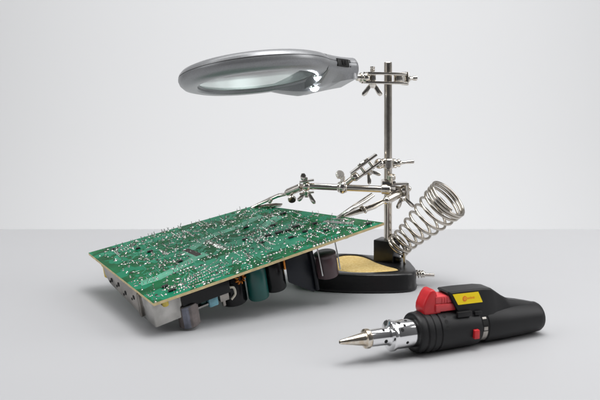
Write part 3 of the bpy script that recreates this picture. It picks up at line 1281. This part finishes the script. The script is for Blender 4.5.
iron = thing("gas_soldering_iron", "black gas soldering iron with red trigger and chrome nozzle lying on the table", "soldering iron", (T(8).x, T(8).y, 0))
mb = MB()
prof = [(1.12, 5.12), (1.18, 5.15), (1.22, 5.22), (1.235, 5.34), (1.235, 5.56), (1.2, 5.6), (1.2, 5.65), (1.275, 5.70), (1.285, 5.78), (1.285, 5.98), (1.235, 6.02), (1.235, 6.10), (1.28, 6.14), (1.28, 6.50), (1.225, 6.54), (1.225, 6.60), (1.29, 6.65), (1.28, 8.0), (1.25, 9.35), (1.22, 9.68), (1.16, 9.75), (1.08, 9.78)]
mb.lathe(TIP, td, [(.7, 5.3), (.7, 5.2), (.95, 5.12)] + prof, 64, caps=True)
body = mb.build("body", M['rubber'], iron, smooth=30)
# handle
mb = MB()
prof = [(1.06, 9.7), (1.08, 9.74), (1.08, 10.32), (1.13, 10.36), (1.15, 10.5), (1.12, 12.2), (1.06, 13.7), (1.0, 14.75), (.98, 15.0), (.9, 15.16), (.72, 15.24), (.4, 15.26)]
mb.lathe(TIP, td, prof, 64)
hd = mb.build("handle", M['rubber'], iron, smooth=30)


def around(s, r, ang):
    """point at angle ang (0 = up, + towards the camera) at radius r"""
    return T(s, r * math.sin(ang), r * math.cos(ang)), (tlat * math.sin(ang) + tup * math.cos(ang))


# window slots in the neck
for ang0, ang1 in ((.45, .75), (1.05, 1.35), (1.7, 2.35)):
    mb = MB()
    R = []
    for k in range(7):
        a = ang0 + (ang1 - ang0) * k / 6
        R.append([around(9.86, 1.075, a)[0], around(9.86, 1.1, a)[0], around(10.22, 1.1, a)[0], around(10.22, 1.075, a)[0]])
    mb.rings(R)
    mb.build("neck_slot", M['hole'] if ang0 < 1.5 else M['alu'], hd)
mb = MB()
for a0 in (.8, 1.45):
    R = []
    for k in range(5):
        a = a0 + .2 * k / 4
        R.append([around(9.9, 1.075, a)[0], around(9.9, 1.098, a)[0], around(10.2, 1.098, a)[0], around(10.2, 1.075, a)[0]])
    mb.rings(R)
mb.build("gas_window", M['alu'], hd)
# vent holes
for s_, a in ((7.0, .62), (7.0, .92), (7.0, 1.22)):
    p, nn = around(s_, 1.283, a)
    mb = MB()
    mb.cyl(p - nn * .05, p + nn * .006, .135, 16)
    mb.build("vent_hole", M['hole'], body)
# red ignition slider low on the body
p, nn = around(9.1, 1.25, 1.68)
mb = MB()
mb.box(p + nn * .06, td * .2, tup * .28, nn * .14, .05)
mb.build("lock_button", M['red'], body)

# chrome nozzle
mb = MB()
prof = [(.86, 5.3), (.86, 3.78), (.84, 3.72), (.92, 3.68), (.94, 3.6), (.94, 3.46), (.9, 3.42), (.62, 3.36), (.56, 3.3), (.53, 3.2), (.52, 2.05)]
mb.lathe(TIP, td, list(reversed(prof)) , 48, caps=True)
noz = mb.build("nozzle", M['chrome'], iron, smooth=30)
for s_, a, rr_, r_ in ((3.95, .35, .86, .12), (4.25, .62, .86, .1), (3.98, .95, .86, .12), (4.55, .15, .86, .1), (4.3, 1.9, .86, .1), (2.95, 1.85, .525, .12), (2.9, .5, .525, .1)):
    p, nn = around(s_, rr_, a)
    mb = MB()
    mb.cyl(p - nn * .05, p + nn * .008, r_, 14)
    mb.build("vent_hole", M['hole'], noz)
# tip
mb = MB()
mb.lathe(TIP, td, [(.05, .02), (.10, .0), (.13, .06), (.24, .7), (.33, 1.2), (.40, 1.62), (.46, 1.68), (.57, 1.72), (.59, 1.80), (.59, 1.96), (.55, 2.02), (.50, 2.08)], 40)
tipo = mb.build("soldering_tip", M['tip'], iron, smooth=28)
mb = MB()
mb.lathe(TIP - td * .004, td, [(.06, 0), (.06, .03)], 12)
mb.build("tip_hole", M['hole'], tipo)


# trigger guard fin: lofted sections along the axis
def fsec(s, h0, h1, hb, ht, shear=0):
    """section: foot half-width hb at height h0, top half-width ht at height h1; shear leans the top forward"""
    ch_ = .10
    lo = [(-hb, h0, 0), (-hb, h0 + (h1 - h0) * .12, .12), (-ht, h1 - ch_, .85), (-ht + ch_ * .9, h1, 1), (ht - ch_ * .9, h1, 1), (ht, h1 - ch_, .85), (hb, h0 + (h1 - h0) * .12, .12), (hb, h0, 0)]
    return [T(s - shear * k, a, b_) for a, b_, k in lo]


mb = MB()
mb.rings([fsec(8.35, .7, 2.42, .86, .64, 1.0), fsec(8.45, .7, 2.50, .86, .66, 1.0), fsec(9.2, .7, 2.52, .86, .66, .7), fsec(10.3, .7, 2.50, .84, .64, .2), fsec(10.8, .7, 2.42, .82, .6, 0), fsec(11.15, .75, 2.22, .72, .48),
          fsec(11.8, .8, 1.82, .62, .40), fsec(12.5, .75, 1.46, .56, .36), fsec(13.4, .6, 1.30, .5, .32), fsec(14.2, .5, 1.13, .45, .3), fsec(14.8, .4, .99, .4, .28)])
guard = mb.build("trigger_guard", M['rubber'], iron, smooth=24)
# hinge lug below the label
mb = MB()
mb.box(T(8.4, .95, 1.1), td * .55, tup * .17, tlat * .12, .05)
mb.box(T(9.5, .92, 1.05), td * .28, tup * .12, tlat * .10, .04)
mb.build("hinge_lug", M['rubber'], guard)


# yellow label on the side face nearest the camera
def facept(s, k, out=0.0):
    """point on the guard's camera-side face: k from foot (0) to top (1)"""
    sh = max(0, .85 - (s - 8.45) * .33)
    zl, zh = .7 + 1.8 * .12, 2.5 - .10
    a = .86 + (.655 - .86) * k
    nrm = (tlat * (zh - zl) + tup * .2).normalized()
    return T(s - sh * (.12 + .73 * k) + .3, a, zl + (zh - zl) * k) + nrm * out, nrm


cs = [facept(8.2, .5), facept(9.85, .5), facept(9.72, .95), facept(8.15, .95)]
nrm = cs[0][1]
mb = MB()
mb.prism([c[0] + nrm * .012 for c in cs], nrm * .03)
lab = mb.build("label_plate", M['yellow'], guard)
cen_ = (cs[0][0] + cs[1][0] + cs[2][0] + cs[3][0]) / 4 + nrm * .044
lx = (cs[1][0] - cs[0][0]).normalized()
ly = nrm.cross(lx).normalized()
if ly.dot(tup) < 0:
    ly = -ly
mb = MB()
e0 = cen_ - lx * .27
mb.lathe(e0, nrm, [(.17, 0), (.17, .008)], 28)
mb.mi = 1
mb.lathe(e0 + nrm * .009 + lx * .02, nrm, [(.085, .0), (.085, .003)], 20)
mb.mi = 0
mb.lathe(e0 + nrm * .013 + lx * .02, nrm, [(.05, .0), (.05, .003)], 16)
# small lower-case lettering to the right of the emblem
for k, hh in enumerate((.055, .055, .085, .055, .07)):
    cx_ = cen_ + lx * (-.02 + .115 * k) + ly * (hh - .055)
    mb.box(cx_ - lx * .03, lx * .012, ly * hh, nrm * .004)
    mb.box(cx_ + lx * .03, lx * .012, ly * .05, nrm * .004)
    mb.box(cx_ + ly * (.04 - (hh - .055)), lx * .04, ly * .012, nrm * .005)
    if k % 2 == 0:
        mb.box(cx_ - ly * (.04 + (hh - .055)), lx * .04, ly * .012, nrm * .005)
mb.build("emblem", [M['orange'], M['yellow']], lab, smooth=30)

# red trigger
mb = MB()
prf = [(5.72, 1.1), (5.62, 1.45), (5.64, 1.75), (5.78, 2.08), (5.98, 2.42), (6.15, 2.62), (6.32, 2.7), (6.48, 2.66), (6.6, 2.5), (6.78, 2.0), (6.95, 1.45), (6.98, 1.1)]
mb.prism([T(s, -.5, h) for s, h in prf], tlat * 1.0, .12, 4)
trg = mb.build("trigger", M['red'], iron, smooth=30)
mb = MB()
mb.box(T(7.35, 0, 1.52), td * .85, tlat * .6, tup * .24, .06)
mb.box(T(7.25, 0, 2.02), td * .75, tlat * .55, tup * .22, .06)
mb.box(T(7.25, 0, 1.77), td * .7, tlat * .5, tup * .1, .02)
for k in range(3):
    mb.box(T(7.0 + .2 * k, .56, 1.98), td * .04, tlat * .03, tup * .17, .01)
mb.build("slide", M['red2'], trg)
# wear the helper property away
for o in bpy.data.objects:
    if 'base_cm' in o:
        del o['base_cm']
